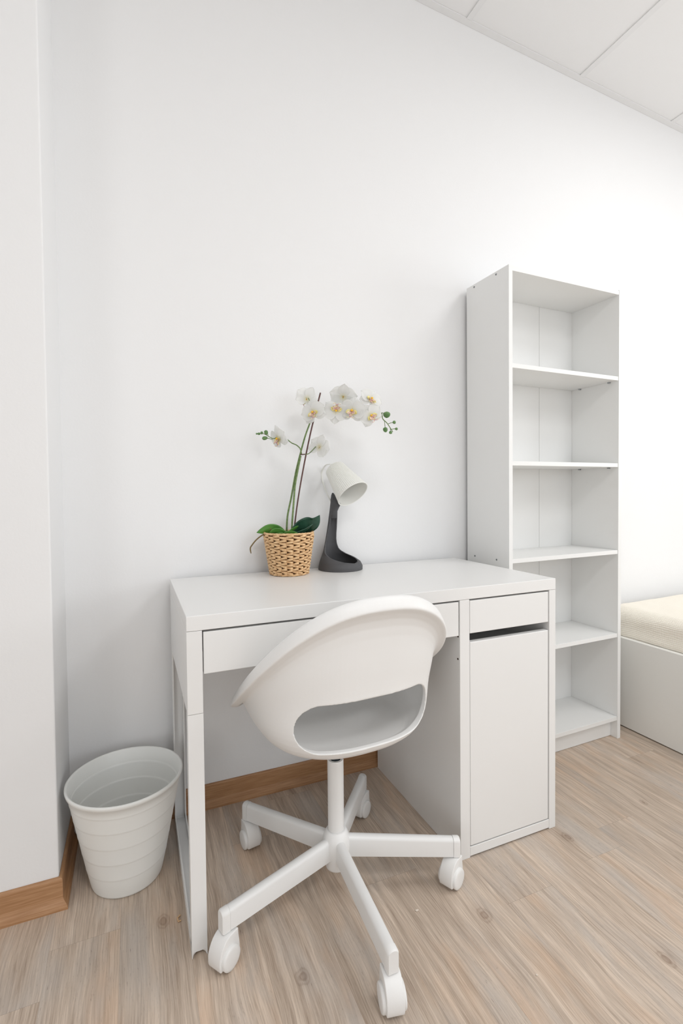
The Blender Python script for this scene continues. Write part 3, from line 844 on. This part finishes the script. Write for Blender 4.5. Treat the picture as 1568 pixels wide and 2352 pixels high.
# flowers
def petal_mat():
    m, nt, b = new_mat('orchid_petal'); L = nt.links.new
    tc = N(nt, 'ShaderNodeTexCoord')
    ln = N(nt, 'ShaderNodeVectorMath', operation='LENGTH'); L(tc.outputs['Object'], ln.inputs[0])
    cr = N(nt, 'ShaderNodeValToRGB'); e = cr.color_ramp.elements
    e[0].position = .0; e[0].color = (.86, .80, .45, 1); e[1].position = .014; e[1].color = (.95, .95, .94, 1)
    L(ln.outputs['Value'], cr.inputs[0]); L(cr.outputs[0], b.inputs['Base Color'])
    b.inputs['Roughness'].default_value = .6
    b.inputs['Transmission Weight'].default_value = 0
    b.inputs['Subsurface Weight'].default_value = .0
    tr = N(nt, 'ShaderNodeBsdfTranslucent'); tr.inputs[0].default_value = (.97, .97, .95, 1)
    mx = N(nt, 'ShaderNodeMixShader'); mx.inputs[0].default_value = .5
    out = nt.nodes['Material Output']
    L(b.outputs[0], mx.inputs[1]); L(tr.outputs[0], mx.inputs[2]); L(mx.outputs[0], out.inputs[0])
    return m
def lip_mat():
    m, nt, b = new_mat('orchid_lip'); L = nt.links.new
    tc = N(nt, 'ShaderNodeTexCoord'); vo = N(nt, 'ShaderNodeTexNoise'); vo.inputs['Scale'].default_value = 330; vo.inputs['Detail'].default_value = 1
    L(tc.outputs['Object'], vo.inputs['Vector'])
    cr = N(nt, 'ShaderNodeValToRGB'); e = cr.color_ramp.elements; e[0].position = .47; e[0].color = srgb(250, 240, 190); e[1].position = .56; e[1].color = srgb(214, 150, 176)
    L(vo.outputs['Fac'], cr.inputs[0]); L(cr.outputs[0], b.inputs['Base Color']); b.inputs['Roughness'].default_value = .6
    return m
M['petal'] = petal_mat(); M['lip'] = lip_mat()
M['pollen'] = plain('orchid_centre', srgb(255, 200, 60), .6)
M['yellow'] = plain('pale_yellow_lobe', srgb(252, 240, 160), .6)
def petal(bm, ang, length, width, curl, cup, z0=0, n=8, m=8, start=.003, sharp=1.0):
    """petal lying in the local xy plane, +z faces forward"""
    ca, sa = cos(ang), sin(ang)
    G = []
    for i in range(n+1):
        u = i/n; rad_ = start+u*length
        w_ = width*.5*(sin(pi*min(1, (u*.93+.07))**sharp)**.62)*(1 if u < .98 else .55)
        row = []
        for j in range(m+1):
            t_ = -1+2*j/m
            x = rad_-(1-abs(t_)**2)*0-(abs(t_)**2)*length*.05*u; y = w_*t_
            z = z0+curl*u*u*length-cup*(t_*t_)*w_+.0012*sin(7*t_+ang*3)*u
            row.append((x*ca-y*sa, x*sa+y*ca, z))
        G.append(row)
    for dz in (0,):
        V = [[bm.verts.new(p) for p in row] for row in G]
        for i in range(n):
            for j in range(m): bm.faces.new((V[i][j], V[i][j+1], V[i+1][j+1], V[i+1][j]))
def flower(px, py, v, size, face, roll, cent=True):
    """face = direction the bloom looks in plant-local axes"""
    c = PX(px, py, v)
    bm = bmesh.new(); s = size
    for a in (90, 212, 328): petal(bm, radians(a), .040*s, .036*s, -.14, .10, -.0016)
    for a in (168, 12): petal(bm, radians(a), .043*s, .054*s, -.08, -.10, .0012, start=.001, sharp=.9)
    o = link('flower', bm, M['petal'], orch, smooth=True)
    so = o.modifiers.new('thickness', 'SOLIDIFY'); so.thickness = .0006; so.offset = 0
    sb = o.modifiers.new('subdivision', 'SUBSURF'); sb.levels = 1; sb.render_levels = 1
    f = Vector(face).normalized(); up = Vector((0, 0, 1))
    x = up.cross(f).normalized(); y = f.cross(x)
    R_ = Matrix((x, y, f)).transposed().to_4x4() @ Matrix.Rotation(radians(roll), 4, 'Z')
    o.matrix_local = Matrix.Translation(c) @ R_
    # lip: two side lobes, a front lobe, the yellow column
    bl = bmesh.new()
    for a in (225, 315):
        petal(bl, radians(a), .014*s, .011*s, .9, -.5, .003, 5, 4)
    petal(bl, radians(270), .018*s, .012*s, .45, -.5, .003, 6, 4)
    for sg in (-1, 1): tube(bl, spline([(0, -.016*s, .008), (sg*.006*s, -.022*s, .012), (sg*.012*s, -.020*s, .014)], 3), .0011, 5)
    lo = link('lip', bl, M['lip'], o, smooth=True)
    so = lo.modifiers.new('thickness', 'SOLIDIFY'); so.thickness = .0007
    by = bmesh.new()
    for a in (205, 335, 270): petal(by, radians(a), .016*s, .013*s, .35, -.3, .0022, 5, 4, start=.004)
    yo = link('lip_lobe', by, M['yellow'], o, smooth=True)
    so = yo.modifiers.new('thickness', 'SOLIDIFY'); so.thickness = .0006
    bc_ = bmesh.new(); bmesh.ops.create_uvsphere(bc_, u_segments=12, v_segments=8, radius=.0036*s, matrix=Matrix.Translation((0, 0, .0062)))
    link('column', bc_, M['pollen'], o, smooth=True)
    return o
# local axes: x right, -y towards the viewer, z up
flower(705, 921, -.012, 1.0, (-.45, .85, .10), 25)
flower(724, 951, .018, 1.0, (-.35, -.95, .02), 20)
flower(776, 948, .016, 1.0, (.05, -1, -.05), 172)
flower(814, 947, .022, 1.08, (-.30, -1, -.05), -10)
flower(788, 916, -.012, 1.08, (.10, .85, .45), 10)
flower(855, 921, .010, .95, (.45, -.85, .30), -30)
flower(856, 958, .020, .95, (.25, -1, -.10), 35)
flower(643, 1010, .010, 1.0, (-.72, -.62, -.30), 10)
flower(738, 1030, .012, .98, (.55, .80, -.10), 25)

# leaves: a blade along a spine with a folded midrib
def leaf(name, spine, width, mat, fold=.35, twist=0, tip=.5, side=(0, -1, 0)):
    P = spline([Vector(p) for p in spine], 6); n = len(P)-1; bm = bmesh.new(); rows_ = []
    for i, p in enumerate(P):
        u = i/n; t = (P[min(i+1, n)]-P[max(i-1, 0)]).normalized()
        sd = Vector(side); sd = (sd-t*sd.dot(t)).normalized(); nn = t.cross(sd).normalized()
        if nn.z < 0: nn = -nn
        tw = twist*u; sd2 = sd*cos(tw)+nn*sin(tw); nn2 = nn*cos(tw)-sd*sin(tw)
        w = width*.5*(sin(pi*(u*.90+.08))**tip)*(1-u**6*.9)
        row = []
        for j in range(9):
            q = -1+j/4; row.append(p+sd2*w*q+nn2*(abs(q)*w*fold-abs(q)**2*w*fold*.45))
        rows_.append(row)
    V = [[bm.verts.new(q) for q in r] for r in rows_]
    for i in range(n):
        for j in range(8): bm.faces.new((V[i][j], V[i][j+1], V[i+1][j+1], V[i+1][j]))
    o = link(name, bm, M[mat], orch, smooth=True)
    so = o.modifiers.new('thickness', 'SOLIDIFY'); so.thickness = .0014; so.offset = 0
    return o
leaf('leaf', [(.004, -.012, .118), (.030, .000, .140), (.058, .004, .152), (.085, .002, .166), (.100, -.002, .188)], .066, 'leafdark', .25, .35, .7, (.10, -.65, .75))
leaf('leaf', [(.004, -.030, .118), (.030, -.036, .124), (.055, -.032, .137), (.078, -.022, .160)], .044, 'leafdark', .4, .2, .8, (.35, -.75, .45))
leaf('leaf', [(-.006, -.012, .122), (-.030, -.004, .138), (-.055, -.008, .144), (-.078, -.016, .141), (-.100, -.022, .135)], .036, 'leaflight', .3, .3, .6, (.0, -.45, .9))
leaf('leaf', [(.000, -.030, .120), (-.018, -.034, .132), (-.038, -.038, .138), (-.056, -.042, .136)], .030, 'leaflight', .3, .0, .45, (.1, -.45, .9))
leaf('leaf', [(-.004, -.045, .120), (-.020, -.050, .127), (-.042, -.054, .128)], .022, 'leaflight', .3, .0, .4, (.1, -.4, .9))
leaf('leaf', [(-.010, -.050, .124), (.006, -.056, .131), (.024, -.056, .130), (.038, -.05, .124)], .026, 'leaflight', .15, .0, .4, (.0, -.45, .9))
leaf('leaf', [(-.008, -.036, .126), (.008, -.034, .138), (.026, -.03, .150), (.034, -.028, .156)], .014, 'leaflight', .3, .0, .7, (.1, -.6, .7))
bm = bmesh.new()
tube(bm, spline([(-.052, -.015, .118), (-.066, -.022, .131), (-.082, -.026, .127), (-.100, -.028, .113), (-.114, -.030, .096), (-.119, -.030, .086), (-.117, -.030, .070)], 5), [.0022]*28+[.0020, .0018, .001], 8)
link('aerial_root', bm, M['root'], orch, smooth=True)
bm = bmesh.new(); tube(bm, spline([(-.046, -.02, .118), (-.050, -.024, .136), (-.056, -.03, .150)], 4), .0016, 6)
link('aerial_root', bm, M['root'], orch, smooth=True)

# ------------------------------------------------------------------ crumbs on the floor
M['chip'] = plain('wood_chip', srgb(214, 178, 138), .8)
M['crumb'] = plain('pale_crumb', srgb(226, 214, 200), .8)
bm = bmesh.new(); tube(bm, [(-.014, -.396, .0022), (-.021, -.402, .0022), (-.0195, -.413, .0022), (-.0135, -.412, .0022)], .0018, 6)
tag(link('wood_shaving', bm, M['chip']), 'tiny bent wood shaving on the floor left of the sled leg', 'wood shaving')
bm = bmesh.new(); bmesh.ops.create_icosphere(bm, subdivisions=1, radius=.004)
for v_ in bm.verts: v_.co = Vector((v_.co.x*1.3+.5128, v_.co.y*.8-.6103, v_.co.z*.35+.0014))
tag(link('paper_crumb', bm, M['crumb']), 'pale flake on the floor between the chair base and the cupboard', 'crumb')
bm = bmesh.new(); bmesh.ops.create_icosphere(bm, subdivisions=1, radius=.0025)
for v_ in bm.verts: v_.co = Vector((v_.co.x+.6583, v_.co.y-.8457, v_.co.z*.4+.001))
tag(link('paper_crumb', bm, M['crumb']), 'white speck on the floor right of the nearest castor', 'crumb')
